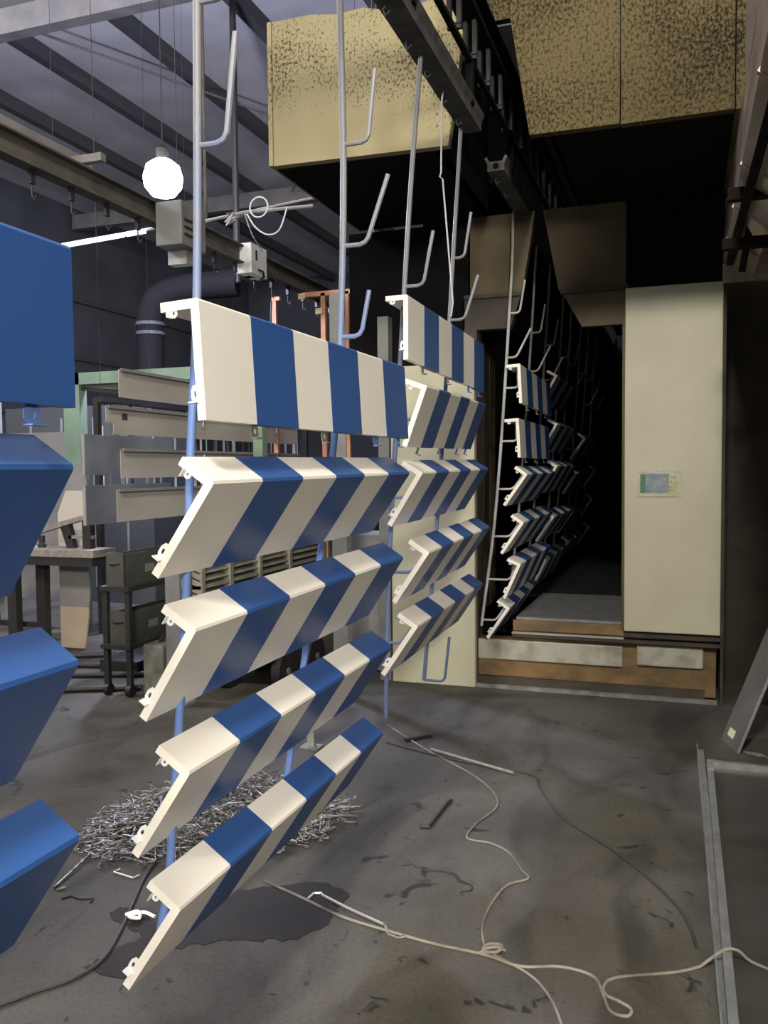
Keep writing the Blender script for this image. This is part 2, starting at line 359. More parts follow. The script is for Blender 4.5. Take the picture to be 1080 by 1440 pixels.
bar(5.5, 10.3, 'dusty grey hanger bar starting under the oven hood and entering the tunnel')
bar(10.5, 15.5, 'dusty hanger bar deep inside the dark oven tunnel')

# ------------------------------------------------------------------ striped angle panels
PL, PS, PT, LEN = .292, .108, .023, 1.5
L_prof = lambda e=0.0: [(e, e), (-PS - e, e), (-PS - e, -PT - e), (-PT - e, -PT - e), (-PT - e, -PL - e), (e, -PL - e)]
def bev(poly, r):
    return [(-r, poly[0][1]), *poly[1:], (poly[0][0], -r)]
sheet_me = MB().prism(bev(L_prof(), .006), 'Y', 0, LEN).mesh('sheet', cream)
stripe_me = MB().prism(bev(L_prof(.0009), .006), 'Y', 0, LEN / 6).mesh('blue_stripe', blue)
last_me = MB().prism(bev(L_prof(.0009), .006), 'Y', 0, LEN / 6 + .001).mesh('blue_stripe', blue)
def clip_mesh(m):
    """lug with a bolt hole: square plate around an octagonal hole, with a back flange"""
    v = []; f = []; h = .02; k = 8
    for z in (0, .003):
        for i in range(k):
            a = 2 * math.pi * i / k + math.pi / 8; c, s = math.cos(a), math.sin(a); q = max(abs(c), abs(s))
            v.append((h * c / q, h * s / q, z)); v.append((.008 * c, .008 * s, z))
    for i in range(k):
        j = (i + 1) % k
        f += [[2 * i, 2 * j, 2 * j + 1, 2 * i + 1], [16 + 2 * i, 16 + 2 * i + 1, 16 + 2 * j + 1, 16 + 2 * j], [2 * i, 16 + 2 * i, 16 + 2 * j, 2 * j], [2 * i + 1, 2 * j + 1, 16 + 2 * j + 1, 16 + 2 * i + 1]]
    b = MB(); b.v = v; b.f = f; b.box(-.02, .02, -.02, -.017, 0, .02)
    return b.mesh('mounting_clip', m)
clip_white = clip_mesh(white_p); clip_blue = clip_mesh(mat('clip_blue', (0.10, 0.17, 0.38), 0.45))
clip_steel = clip_mesh(edge_steel)
def link(name, me, parent, loc=(0, 0, 0), rot=(0, 0, 0)):
    o = bpy.data.objects.new(name, me); C.objects.link(o); o.parent = parent; o.location = loc; o.rotation_euler = rot; return o
def panel(x, y, z, tilt, label, group, yaw=0.0, pitch=0.0, clips=True):
    o = thing('striped_panel', label, 'metal panel', (x, y, z), group)
    o.rotation_euler = (R(pitch), R(tilt), R(yaw))
    sh = link('sheet', sheet_me, o)
    for k in (1, 3): link('blue_stripe', stripe_me, o, (0, LEN / 6 * k, 0))
    link('blue_stripe', last_me, o, (0, LEN / 6 * 5, 0))
    if clips:
        link('mounting_clip', clip_white, sh, (-PT - .005, .006, -.228), (R(90), 0, 0)).scale = (.55, 1.1, 1)
        link('mounting_clip', clip_white, sh, (-.074, .006, -PT - .006), (R(90), R(90), 0)).scale = (.55, .5, 1)
        if tilt < 22:
            for k, yy in enumerate((.25, .70, 1.15, 1.40)):
                link('mounting_clip', clip_steel if k < 2 else clip_blue, sh, (-PT + .012, yy, -PL - .018), (R(90), 0, R(90)))
    return o
ORD = ['topmost', 'second from the top', 'third from the top', 'fourth from the top', 'fifth from the top', 'sixth from the top']
def rack(y, rows, where, group, clips=True, what='striped panel'):
    for i, (x, z, t, yw, pt) in enumerate(rows):
        panel(x, y, z, t, '%s, %s, on the rack %s' % (what, ORD[i], where), group, yw, pt, clips)
# each row: x and z of the bend at the near end, tilt, small yaw and pitch as hung
RACKS = [
    (-.2, [(-1.055, 2.11, 0, 0, 0), (-1.06, 1.71, 33, 0, 0), (-1.06, 1.345, 34, 0, 0), (-1.07, 1.01, 35, 0, 0)], 'with only blue ends showing', 'blue-ended panels beside the front rack'),
    (1.8, [(-1.095, 2.113, -3, -1.2, 0), (-1.06, 1.672, 35, -.4, .5), (-1.118, 1.311, 33, -1.1, 1.2), (-1.144, .953, 34, -.3, .7), (-1.18, .60, 34, -.5, .0)], 'above the wire hook pile', 'striped panels on the rack above the wire hooks'),
    (3.72, [(-1.178, 2.486, 0, -.5, -1.0), (-1.09, 2.072, 20, 2.6, .8), (-1.113, 1.680, 32, 1.2, .6), (-1.085, 1.317, 34, 2.0, .6), (-1.142, .975, 34, 1.2, 0)], 'before the pale oven door panel', 'striped panels on the rack before the oven'),
    (6.35, [(-1.143, 2.47, -3, 0, -.7), (-1.155, 2.067, -3, 0, 0), (-1.089, 1.649, 35, 0, 0), (-1.116, 1.288, 34, 0, .4), (-1.14, .975, 24, 0, .5), (-1.224, .64, 34, 1, 0)], 'in the oven mouth', 'striped panels in the oven mouth'),
    (8.05, [(-1.10, 2.55, 30, 0, 0), (-1.10, 2.10, 30, 0, 0), (-1.10, 1.712, 30, 0, 0), (-1.13, 1.237, 34, 0, 0), (-1.20, .83, 26, 0, 0)], 'just inside the dark tunnel', 'striped panels just inside the tunnel'),
    (9.75, [(-1.02, 2.02, 35, 0, 0), (-1.11, 1.634, 34, 0, 0), (-1.17, 1.19, 34, 0, 0), (-1.2, .86, 34, 0, 0)], 'midway down the dark tunnel', 'striped panels midway in the tunnel'),
    (11.6, [(-1.08, 1.66, 34, 0, 0), (-1.12, 1.28, 34, 0, 0), (-1.16, .90, 34, 0, 0)], 'at the far end of the tunnel', 'striped panels deep in the tunnel'),
]
for k, (y, rows, where, grp) in enumerate(RACKS):
    rack(y, rows, where, grp, clips=k < 4, what='blue-ended panel' if k == 0 else 'striped panel')

# ------------------------------------------------------------------ hanger poles: rod, hook arms
def hook_for(x, z, t):
    a = R(t)
    f = lambda u, w: (x + math.cos(a) * u + math.sin(a) * w, z - math.sin(a) * u + math.cos(a) * w)
    return f(-.040, -.165), f(-.040, -PT - .004)
def pole(y, pts, rows, dy, extra, label, m, r=.0115, top=True):
    """pts: (x,z) from top to bottom"""
    o = thing('hanger_pole', label, 'hanger pole', (pts[0][0], y, pts[0][1]), 'hanger poles of the conveyor')
    X0, Z0 = pts[0]
    def px(z):
        for (xa, za), (xb, zb) in zip(pts, pts[1:]):
            if zb <= z <= za: return xa + (xb - xa) * (za - z) / (za - zb)
        return pts[-1][0]
    P = smooth_path([(x - X0, 0, z - Z0) for x, z in pts], 5)
    MB().tube(P, r, 10).build('rod', m, o)
    if top:
        MB().tube([(.0, 0, -.02), (.004, 0, .03), (.02, 0, .06), (.028, 0, .045), (.02, 0, .025)], .005, 8).build('top_hook', m, o)
    hs = []
    for (x, z, t, yw, pt) in rows:
        (bx, bz), (tx, tz) = hook_for(x - math.sin(R(yw)) * dy, z + math.sin(R(pt)) * dy, t)
        hs.append((bx, bz, tx, tz))
    for (bx, bz, tx, tz) in hs + list(extra):
        x0 = px(bz)
        if x0 > bx - .02: x0 = bx - .02
        a = Vector((x0 - X0, 0, bz - Z0)); b = Vector((bx - X0, 0, bz - Z0)); c = Vector((tx - X0, 0, tz - Z0))
        d1 = (a - b).normalized() * min(.025, (a - b).length * .6); d2 = (c - b).normalized() * .025
        curve = [a, b + d1, b + d1 * .3 + d2 * .3, b + d2, c]
        MB().tube(curve, r * .72, 8).build('hook_arm', m, o)
    return o
A = [(-1.16, 3.60), (-1.172, 2.89), (-1.189, 2.18), (-1.219, 1.74), (-1.241, 1.38), (-1.307, .66), (-1.345, .44)]
B = [(-1.195, 3.60), (-1.203, 3.42), (-1.199, 2.65), (-1.248, 1.807), (-1.37, 1.05), (-1.463, .52), (-1.48, .44)]
Cp = [(-1.154, 3.60), (-1.20, 3.1), (-1.246, 2.495), (-1.333, 1.22), (-1.355, .49)]
D = [(-1.186, 3.60), (-1.258, 2.541), (-1.33, 1.5), (-1.425, .46)]
Ep = [(-1.213, 3.60), (-1.23, 3.055), (-1.341, 1.473), (-1.466, .477)]
Fp = [(-1.20, 3.60), (-1.249, 2.78), (-1.34, 1.5), (-1.42, .7)]
e1 = [(-1.096, 2.529, -1.064, 2.794), (-1.09, 2.885, -1.06, 3.13)]
eB = [(-1.10, 2.90, -1.07, 3.154), (-1.11, 2.53, -1.022, 2.772), (-1.134, 2.195, -1.10, 2.36)]
eC = [(-1.15, 2.555, -1.10, 2.80)]
eD = [(-1.17, 2.885, -1.13, 3.13), (-1.17, 2.54, -1.09, 2.78), (-1.30, .46, -1.27, .72)]
eE = [(-1.165, 2.86, -1.125, 3.10), (-1.19, 2.53, -1.08, 2.74)]
rr = lambda k: RACKS[k][1]
pole(.35, A, rr(0)[1:], .55, [], 'blue oversprayed hanger pole of the rack with only blue ends showing', pole_blue)
pole(1.95, A, rr(1), .15, e1, 'blue oversprayed hanger pole at the cream ends above the wire hooks', pole_blue)
pole(3.0, B, rr(1), 1.2, eB, 'blue oversprayed hanger pole at the blue ends above the wire hooks', pole_blue, .0125)
pole(3.87, Cp, rr(2), .15, eC, 'grey hanger pole hooked to the bar end, with blue lower half', pole_dull)
pole(4.75, D, rr(2), 1.03, eD, 'hanger pole before the pale door panel, ending in an empty hook', pole_dull)
pole(6.45, Ep, rr(3), .1, eE, 'pale bent hanger pole standing out at the oven mouth', pole_grey)
pole(7.45, Fp, rr(3), 1.1, eE, 'grey hanger pole just behind the oven mouth', pole_grey)
pole(8.25, [(x + .0, z) for x, z in Fp], rr(4), .2, eE, 'grey hanger pole just inside the tunnel', pole_grey)
pole(9.25, Fp, rr(4), 1.2, eE[:1], 'grey hanger pole inside the tunnel, holding blue panel ends', pole_grey)
pole(9.95, Fp, rr(5), .2, eE, 'grey hanger pole midway down the tunnel', pole_grey)
pole(10.95, Fp, rr(5), 1.2, eE[:1], 'dim hanger pole midway down the tunnel, holding blue panel ends', pole_grey)
pole(11.8, Fp, rr(6), .2, eE, 'dim hanger pole at the far end of the tunnel', pole_grey)
pole(12.8, Fp, rr(6), 1.2, eE, 'last dim hanger pole at the far end of the tunnel', pole_grey)
w1 = tag(MB().tube([(-1.13, 4.27, 3.605), (-1.155, 4.27, 3.62), (-1.165, 4.27, 3.55), (-1.17, 4.27, 3.2), (-1.178, 4.27, 3.18), (-1.165, 4.28, 3.17), (-1.12, 4.3, 2.55), (-1.13, 4.3, 2.48)], .0045, 6).build('hanging_wire', pole_grey), 'thin wire hooked on the bar, drooping behind the striped panels', 'wire')
# ------------------------------------------------------------------ left return track and what hangs on it
lt = thing('return_track', 'taupe overhead return conveyor track running past the lit bulb', 'conveyor', (-4.2, 2, 3.77))
def ltp(mb, name, m):
    o = mb.build(name, m, lt); o.matrix_parent_inverse = Matrix.Translation((4.2, -2, -3.77)); return o
ltp(MB().prism([(-4.26, 3.76), (-4.14, 3.76), (-4.14, 3.775), (-4.19, 3.78), (-4.19, 3.92), (-4.14, 3.925), (-4.14, 3.94), (-4.26, 3.94), (-4.26, 3.925), (-4.21, 3.92), (-4.21, 3.78), (-4.26, 3.775)], 'Y', 1.0, 15.0), 'beam', track_m)
for y in (2.4, 6.6, 11.0): ltp(MB().tube([(-4.2, y, 3.94), (-4.2, y, 8.99)], .003, 6), 'suspension_rod', dark_iron)
for i in range(30):
    y = 3.2 + .4 * i
    m = MB(); m.box(-4.215, -4.185, y - .02, y + .02, 3.66, 3.77); m.tube([(-4.2, y, 3.67), (-4.2, y, 3.58), (-4.18, y, 3.55), (-4.165, y, 3.58)], .006, 6)
    ltp(m, 'trolley', dark_iron)
GS = [('topmost', 5.70, 9.0, 2.285, 2.50, False), ('the notched one', 5.53, 9.0, 1.99, 2.20, True), ('third from the top', 5.70, 9.0, 1.645, 1.87, False), ('lowest of four', 5.64, 9.0, 1.30, 1.55, False)]
for nm, y0, y1, z0, z1, notch in GS:
    o = thing('channel_sheet', 'raw grey metal channel sheet hung on the return track, ' + nm, 'metal panel', (-4.2, y0, z0), 'raw sheets on the return track')
    h = z1 - z0; l = y1 - y0
    poly = [(0, 0), (l, 0), (l, h), (0, h)] if not notch else [(.09, 0), (l, 0), (l, h), (0, h), (0, h * .42), (.09, h * .42)]
    MB().prism(poly, 'X', -.004, 0).build('web', sheet_m, o)
    MB().prism([(0, h), (.03, h + .012), (.03, h - .012), (.024, h - .012), (.024, h + .003), (0, h - .004)], 'Y', 0, l).build('top_lip', pale_steel, o)
    MB().prism([(-.004, 0), (-.03, 0), (-.03, .004), (-.004, .004)], 'Y', .1, l).build('bottom_lip', sheet_m, o)
    if notch: MB().box(0, .002, .20, .27, h * .55, h * .8).build('cutout', olive, o)
for y in (6.9, 8.4):
    o = thing('hanging_wire', 'twisted wire hanging raw sheets from the return track%s' % (', beside the square cutout' if y < 7 else ' at their far end'), 'wire', (-4.235, y, 3.5))
    m = MB().tube(smooth_path([(.03, 0, .02), (0, 0, -.5), (-.01, .03, -1.0), (-.005, -.02, -1.5), (0, .01, -2.0), (0, 0, -2.3)], 4), .009, 6); m.build('wire', dark_iron, o)
    for z in (-1.0, -1.3, -1.63, -1.95): MB().tube([(0, 0, z - .1), (.03, .0, z - .1), (.06, 0, z - .1), (.07, 0, z - .02)], .006, 6).build('prong', pale_steel, o)
for i, (y0, y1, z0, z1) in enumerate([(6.02, 7.35, 1.67, 2.02), (6.02, 7.3, 1.24, 1.585)]):
    o = thing('plain_sheet', ['flat blue-grey sheet hung behind the raw channel sheets, the upper one', 'flat blue-grey sheet hung behind the raw channel sheets, the lower one'][i], 'metal panel', (-4.8, y0, z0), 'blue-grey sheets behind the raw ones')
    MB().box(-.004, 0, 0, y1 - y0, 0, z1 - z0).build('web', bsheet_m, o)
    MB().box(-.02, .004, -.012, 0, 0, z1 - z0).build('edge_fold', pale_steel, o)
    for y in (.25, 1.0): MB().tube([(0, y, z1 - z0 - .01), (0.0, y, z1 - z0 + .08 + (.0 if i else .0))], .005, 6).build('hang_hook', pale_steel, o)
hw = thing('sheet_hanger', 'pair of thin dark straps holding the blue-grey sheets behind the raw ones', 'hanger', (-4.82, 6.1, 3.4))
for y in (.18, .92): MB().tube([(0, y, 5.59), (0, y, -2.14)], .002, 6).build('strap', dark_iron, hw)
for i in range(26):
    y = 7.6 + .19 * i + random.uniform(-.05, .05); wd = random.choice([.03, .05, .02])
    h = random.uniform(1.15, 1.28)
    nm, pm = random.choice([('pale green', green_m), ('bare steel', steel), ('grey', greypaint), ('dark iron', dark_iron)])
    o = tag(MB().prism([(0, 0), (wd, 0), (wd, .004), (.004, .004), (.004, .03), (0, .03)], 'Z', h, 2.42).build('hanging_profile', pm), 'slim upright %s profile hanging behind the raw sheets' % nm, 'profile', 'slim %s profiles behind the raw sheets' % nm)
    o.location = (-5.7 + random.uniform(-.05, .05), y, 0)
pr = thing('profile_rack', 'dark rail carrying the slim upright profiles behind the raw sheets', 'rack', (-5.7, 10, 0))
for n, b in (('rail', (-.08, .06, -2.6, 2.7, 2.42, 2.47)), ('post', (-.08, -.02, -2.6, -2.54, 0, 2.42)), ('post', (-.08, -.02, 2.6, 2.66, 0, 2.42))):
    MB().box(*b).build(n, dark_iron, pr)

# ------------------------------------------------------------------ lit bulb, tube lights, cables
lb = thing('hanging_bulb', 'glaring white lit bulb hanging on a thin wire from the roof', 'lamp', (-5.4, 8.20, 4.91))
MB().lathe([(.03, -.20), (.13, -.19), (.20, -.10), (.215, 0), (.18, .12), (.10, .18), (.07, .19)], seg=24).build('bulb', bulb_m, lb)
MB().lathe([(.07, .19), (.075, .30), (.04, .33), (.015, .36)], seg=16).build('socket', dark_iron, lb)
MB().tube([(0, 0, .35), (0, 0, 4.09)], .006, 6).build('wire', cable_m, lb)
tf = thing('tube_light', 'row of white fluorescent tubes on a conduit below the bulb', 'lamp', (-4.2, 7.0, 3.9))
for x0, x1 in ((-1.56, -.86), (-.83, -.62), (-.38, -.16)):
    t = MB().tube([(x0, 0, .02 + (x0 + 1.56) * .05), (x1, 0, .02 + (x1 + 1.56) * .05)], .022, 10).build('tube', tube_m, tf)
MB().tube([(-1.6, .03, .04), (-.1, .03, .115)], .016, 8).build('conduit', pale_steel, tf)
for x in (-1.2, -.2): MB().tube([(x, .03, .06), (x, .03, 5.09)], .0015, 6).build('rod', dark_iron, tf)
cb = thing('cable_bundle', 'bundle of pale cables with loops strung right of the bulb', 'cable', (-3.94, 7.0, 4.0))
MB().tube([(-.26, 0, -.01), (.2, 0, .03), (.85, .02, .02)], .016, 8).build('conduit', pale_steel, cb)
MB().tube([(.0, .03, -.01), (.3, .03, .05), (.85, .05, .10)], .012, 8).build('conduit', pale_steel, cb)
MB().tube([(0.0, -.03, -.05), (.06, -.03, .0), (.02, -.03, .02), (.08, -.03, .03), (.02, -.04, -.08), (.1, -.03, -.04)], .012, 6).build('clamp', pale_steel, cb)
loop = [(.34 + .09 * math.cos(a), -.03, .05 + .09 * math.sin(a)) for a in [R(-60 + 24 * i) for i in range(16)]]
MB().tube(loop, .007, 6).build('loop', white_p, cb)
MB().tube(smooth_path([(.22, -.03, 0), (.3, -.03, -.12), (.42, -.03, -.2), (.54, -.03, -.17), (.62, -.03, .02)], 5), .007, 6).build('loop', white_p, cb)
MB().tube(smooth_path([(.2, -.03, 0), (.15, .2, -.12), (.1, .5, -.2)], 5), .006, 6).build('drop_cable', white_p, cb)
MB().tube([(-.22, .0, .0), (-.22, 0, 4.99)], .014, 6).build('drop_pipe', track_m, cb)
eb = thing('switch_box', 'small white electrical box mounted on the return track', 'electrical box', (-4.12, 7.85, 3.66))
MB().box(-.10, .06, -.17, .17, 0, .30).build('case', white_p, eb, .008)
MB().box(.06, .064, -.08, -.05, .14, .24).build('slot', dark_iron, eb)
MB().tube([(.06, -.03, .06), (.1, .0, .04), (.08, .06, .0), (.06, .03, -.03)], .012, 6).build('lead', dark_iron, eb)
MB().box(-.10, -.02, -.05, .05, -.0, .28).build('bracket', dark_iron, eb)
ds = thing('drive_housing', 'grey slotted drive housing on the return track under the bulb', 'machine', (-4.05, 6.3, 3.56))
MB().box(-.09, .16, -.14, .24, 0, .36).build('case', greypaint, ds, .01)
for z in (.08, .14, .20): MB().box(.16, .166, -.1, .02, z, z + .02).build('slot', dark_iron, ds)
MB().box(-.08, .1, .02, .12, -.12, 0).build('foot', pale_steel, ds)
fr = thing('primer_frame', 'orange primed steel frame standing beyond the return track', 'frame', (-3.6, 8.5, 0))
MB().box(-.28, .70, -.02, .02, 3.55, 3.60).build('top_bar', copper, fr)
for x in (-.62, -.04, .23): MB().box(x - .025, x + .025, -.02, .02, 0, 3.58).build('post', copper, fr)
MB().box(-.64, -.55, -.021, .019, 3.54, 3.58).build('top_bar', copper, fr)
MB().box(-.64, .26, -.015, .015, 2.6, 2.65).build('cross_bar', copper, fr)
for x, z in ((-.27, 3.53), (-.07, 3.36), (.18, 3.2)): MB().box(x - .05, x + .03, -.035, -.02, z, z + .06).build('tag', mat('yellow_tag', (.5, .42, .2), .6), fr)
hb = thing('unlit_lamp', 'unlit bell-shaped lamp hanging beyond the primed steel frame', 'lamp', (-3.6, 10.0, 3.75))
MB().lathe([(.24, -.02), (.22, .03), (.12, .10), (.05, .16), (.03, .2)], seg=20).build('shade', dark_iron, hb)
MB().lathe([(.03, -.12), (.06, -.08), (.05, 0), (.04, .05)], seg=14).build('bulb', white_p, hb)
MB().tube([(0, 0, .18), (0, 0, 5.24)], .006, 6).build('wire', track_m, hb)
sb = thing('suspended_beam', 'short grey beam stub above the return track near the bulb', 'beam', (-4.6, 5.9, 4.16))
MB().box(-.05, .05, -3.2, 0, -.03, .06).build('beam', rafter_m, sb)
MB().lathe([(.03, -.1), (.035, -.06), (.03, 0)], (0, -.03, -.02), 10).build('end_fitting', rafter_m, sb)
MB().box(-.03, .40, -.35, -.29, -.09, -.03).build('cross_arm', rafter_m, sb)
for y in (-.4, -2.6): MB().tube([(0, y, .05), (0, y, 4.83)], .002, 6).build('rod', dark_iron, sb)
vd = thing('vent_duct', 'dim grey ventilation duct with an elbow rising in the dark', 'duct', (-7.52, 11.0, 0))
MB().tube(smooth_path([(0, 0, 0), (0, 0, 3.5), (0, 0, 4.0), (.12, .1, 4.3), (.5, .3, 4.45), (1.2, .5, 4.5)], 4), .2, 16).build('pipe', mat('dim_duct', (.010, .010, .011), .8, spec=.1), vd)
for z in (3.72, 3.86): MB().lathe([(.2, 0), (.216, .0), (.216, .05), (.2, .05)], (0, 0, z), 18).build('band', mat('dim_band', (.06, .06, .065), .7), vd)
MB().tube([(1.2, .5, 4.5), (1.2, .5, 8.99)], .05, 8).build('riser', dark_iron, vd)

# ------------------------------------------------------------------ left work area
gf = thing('green_frame', 'pale green painted steel column with a cross beam', 'steel frame', (-6.0, 7.4, 0))
MB().box(-.1, .1, -.06, .06, 0, 2.72).build('column', green_m, gf)
MB().box(-.1, 2.2, -.06, .06, 2.60, 2.72).build('beam', green_m, gf)
MB().prism([(.1, 2.58), (1.4, 2.40), (1.4, 2.37), (.1, 2.55)], 'Y', -.03, .03).build('brace', dark_iron, gf)
MB().prism([(.1, 2.60), (1.4, 2.60), (1.4, 2.44), (.1, 2.58)], 'Y', .0, .01).build('web_plate', mat('green_web', (.14, .17, .13), .7), gf)
MB().box(2.1, 2.2, -.05, .05, 0, 2.60).build('column', green_m, gf)
gp = thing('grey_partition', 'low grey partition sheet beside the pale green column', 'partition', (-7.0, 7.6, 0))
MB().box(-1.2, .8, -.02, .02, .3, 2.13).build('sheet', cardgrey, gp)
for x in (-.42, -.25, .75): MB().box(x - .03, x + .03, .02, .07, 0, 2.75).build('post', greypaint, gp)
MB().box(-1.2, .8, .02, .06, 2.70, 2.76).build('rail', greypaint, gp)
mc = thing('machine_cabinet', 'tall dark machine cabinet standing behind the pale green column', 'cabinet', (-7.2, 9.6, 0))
MB().box(-1.4, .9, -.4, .4, 0, 2.55).build('body', mat('cabinet_dark', (.045, .046, .046), .6), mc)
for x in (-1.0, -.5, 0, .5): MB().box(x, x + .03, -.41, -.4, .2, 2.4).build('door_seam', greypaint, mc)
# bench with clamp
bn = thing('work_bench', 'worn wooden bench on dark legs with a clamp bolted on top', 'bench', (-5.6, 6.9, 0))
MB().box(-1.2, .60, -.55, -.22, .92, .99).build('top', wood, bn, .004)
MB().box(-1.2, .58, -.54, -.23, .84, .92).build('rail', dark_iron, bn)
for x, y in ((-.36, -.48), (-.20, -.28), (-1.1, -.48), (-1.1, -.28)): MB().box(x - .05, x + .05, y - .04, y + .04, 0, .84).build('leg', dark_iron, bn)
MB().box(-1.1, -.2, -.30, -.26, .2, .25).build('stretcher', dark_iron, bn)
cl = thing('bench_clamp', 'rusty lever clamp fixed on the wooden bench', 'clamp', (-5.38, 6.52, .99))
MB().prism([(-.45, .16), (.14, .30), (.24, .31), (.24, .27), (.14, .26), (-.45, .10)], 'Y', -.04, .04).build('lever', wood, cl)
MB().prism([(-.10, .22), (.0, .24), (.06, .0), (-.02, .0)], 'Y', -.03, .03).build('strut', dark_iron, cl)
MB().box(.16, .25, -.035, .035, 0, .29).build('post', dark_iron, cl)
MB().box(.0, .26, -.03, .03, .09, .12).build('link', greypaint, cl)
MB().lathe([(.04, 0), (.04, .03), (.028, .04), (.028, .11)], (-.33, 0, 0), 10).build('bolt', dark_iron, cl)
cd = thing('leaning_board', 'narrow board with a grey face and tan cardboard foot leaning on the bench', 'board', (-5.53, 6.72, 0))
MB().prism([(-.16, 0), (.12, 0), (.17, .33), (.17, .40), (-.16, .40)], 'Y', 0, .02).build('foot', card_m, cd)
MB().prism([(-.16, .40), (.17, .40), (.19, .55), (.16, .90), (-.16, .90)], 'Y', 0, .02).build('face', cardgrey, cd)
MB().prism([(-.16, .90), (.16, .90), (.19, 1.52), (-.06, 1.52), (-.16, 1.3)], 'Y', 0, .02).build('upper_face', mat('board_pale', (.45, .40, .33), .8), cd)
MB().prism([(-.06, 1.52), (.19, 1.52), (.14, 1.78), (.06, 1.78)], 'Y', 0, .02).build('cap', cardgrey, cd)
# trolley with olive bins
ty = thing('bin_trolley', 'dark two-shelf steel trolley carrying olive bins', 'trolley', (-4.25, 5.75, 0))
for z in (.36, .80): MB().box(.10, .36, -.42, .62, z, z + .035).build('shelf', dark_iron, ty)
for x, y in ((.13, -.38), (.33, -.38), (.13, .58), (.33, .58)): MB().box(x - .02, x + .02, y - .02, y + .02, .08, .80).build('leg', dark_iron, ty)
for x, y in ((.13, -.38), (.33, -.38), (.13, .58), (.33, .58)): MB().tube([(x - .02, y, .045), (x + .02, y, .045)], .045, 12).build('wheel', rubber, ty)
def obin(loc, lab):
    o = thing('olive_bin', lab, 'bin', loc, 'olive bins on the trolley')
    m = MB(); m.box(.03, .18, -.36, .36, 0, .02); m.box(.16, .18, -.36, .36, .02, .24); m.box(.03, .05, -.36, .36, .02, .24); m.box(.03, .18, -.38, -.355, 0, .25); m.box(.03, .18, .355, .38, 0, .25)
    m.build('body', olive, o)
    MB().box(.18, .183, -.10, .02, .08, .14).build('label_plate', mat('faded_label', (.16, .16, .145), .7), o)
    MB().tube([(.06, -.383, .17), (.10, -.40, .17), (.15, -.383, .17)], .01, 6).build('handle', dark_iron, o)
obin((-4.14, 5.75, .835), 'dark olive steel bin on the upper trolley shelf')
obin((-4.12, 5.75, .395), 'dark olive steel bin on the lower trolley shelf')
tb = tag(MB().box(-.16, .22, -.30, .28, 0, .13).build('tool_box', rubber, bevel=.012), 'black box standing on the floor behind the bin trolley', 'box'); tb.location = (-4.45, 6.2, 0.0)
bl = thing('steel_block', 'weathered grey-green steel counterweight block on the floor', 'block', (-3.74, 5.6, 0))
MB().box(-.09, .09, -.2, .22, 0, .40).build('body', mat('weathered_steel', (.20, .20, .165), .55, col2=(.10, .10, .08), scale=9), bl, .02)
MB().tube([(0, -.1, .40), (0.0, -.05, .44), (0, .1, .44), (0, .16, .40)], .018, 8).build('handle', dark_iron, bl)
for i, (a, b) in enumerate([((-5.6, 5.9), (-3.95, 6.25)), ((-5.4, 6.25), (-4.9, 6.5)), ((-5.2, 5.55), (-4.0, 6.0)), ((-4.75, 5.2), (-3.95, 5.55))]):
    tag(MB().tube([(a[0], a[1], .025), (b[0], b[1], .025)], .024, 8).build('floor_bar', dark_iron), ['long dark steel bar lying under the bench end', 'short dark steel bar lying at the board foot', 'dark steel bar lying slantwise before the trolley', 'dark steel bar lying toward the steel block'][i], 'steel bar', 'dark bars lying on the floor')
gc = thing('grey_column', 'slim grey column behind the cream ends of the striped panels', 'column', (-3.45, 5.3, 0))
MB().box(-.06, .06, -.06, .06, 0, 1.12).build('post', greypaint, gc); MB().box(-.09, .09, -.09, .09, 0, .02).build('foot_plate', greypaint, gc); MB().box(.06, .075, -.03, .03, .86, .92).build('bracket', pale_steel, gc)
# louvred cabinet along Y facing +X
lv = thing('louvred_cabinet', 'beige cabinet with rows of open louvre slats behind the striped panels', 'cabinet', (-3.66, 7.09, 0)); lv.scale = (1, 1.05, .93)
MB().box(-.14, -.06, -1.1, 1.3, .0, 1.10).build('body', mat('cabinet_inner', (.07, .066, .055), .7), lv)
for y in (-1.1, -.66, -.15, .45, 1.26): MB().box(-.06, .03, y, y + .05, .5, 1.12).build('upright', louvre, lv)
for k in range(9):
    z = .54 + .065 * k
    MB().prism([(-.06, z + .03), (.012, z), (.012, z + .012), (-.06, z + .042)], 'Y', -1.1, 1.3).build('slat', louvre, lv)
MB().box(-.06, .025, -1.1, 1.3, 1.09, 1.13).build('top_rail', louvre, lv)
MB().box(-.06, .02, -1.1, 1.3, .80, .83).build('mid_rail', louvre, lv)
for k in range(3): MB().box(-.06, .02, -1.1, 1.3, .06 + .145 * k, .19 + .145 * k).build('board', [louvre, greypaint, louvre][k], lv)
gcab = thing('grey_cabinet', 'plain grey cabinet beside the pale oven door panel', 'cabinet', (-2.5, 6.9, 0))
MB().box(-.2, .2, -.25, .25, 0.02, 1.15).build('body', greypaint, gcab); MB().box(.03, .18, -.256, -.25, .06, 1.1).build('door', cardgrey, gcab); MB().tube([(.05, -.262, .55), (.05, -.262, .67)], .008, 6).build('handle', pale_steel, gcab)
gs2 = thing('grey_post', 'grey angle post standing between the louvred cabinet and the oven', 'post', (-2.42, 5.95, 0))
MB().prism([(-.06, -.05), (.06, -.05), (.06, -.035), (-.045, -.035), (-.045, .06), (-.06, .06)], 'Z', 0, 3.0).build('angle', greypaint, gs2); MB().box(-.08, .08, -.08, .08, 0, .012).build('foot_plate', greypaint, gs2)
sk = thing('pale_stake', 'short pale green upright stake behind the lowest striped panels', 'stake', (-2.13, 4.7, 0))
MB().box(-.022, .022, -.015, .015, 0, .28).build('stake', mat('stake_paint', (.36, .38, .28), .6), sk); MB().box(-.06, .06, -.05, .05, 0, .012).build('foot', greypaint, sk)
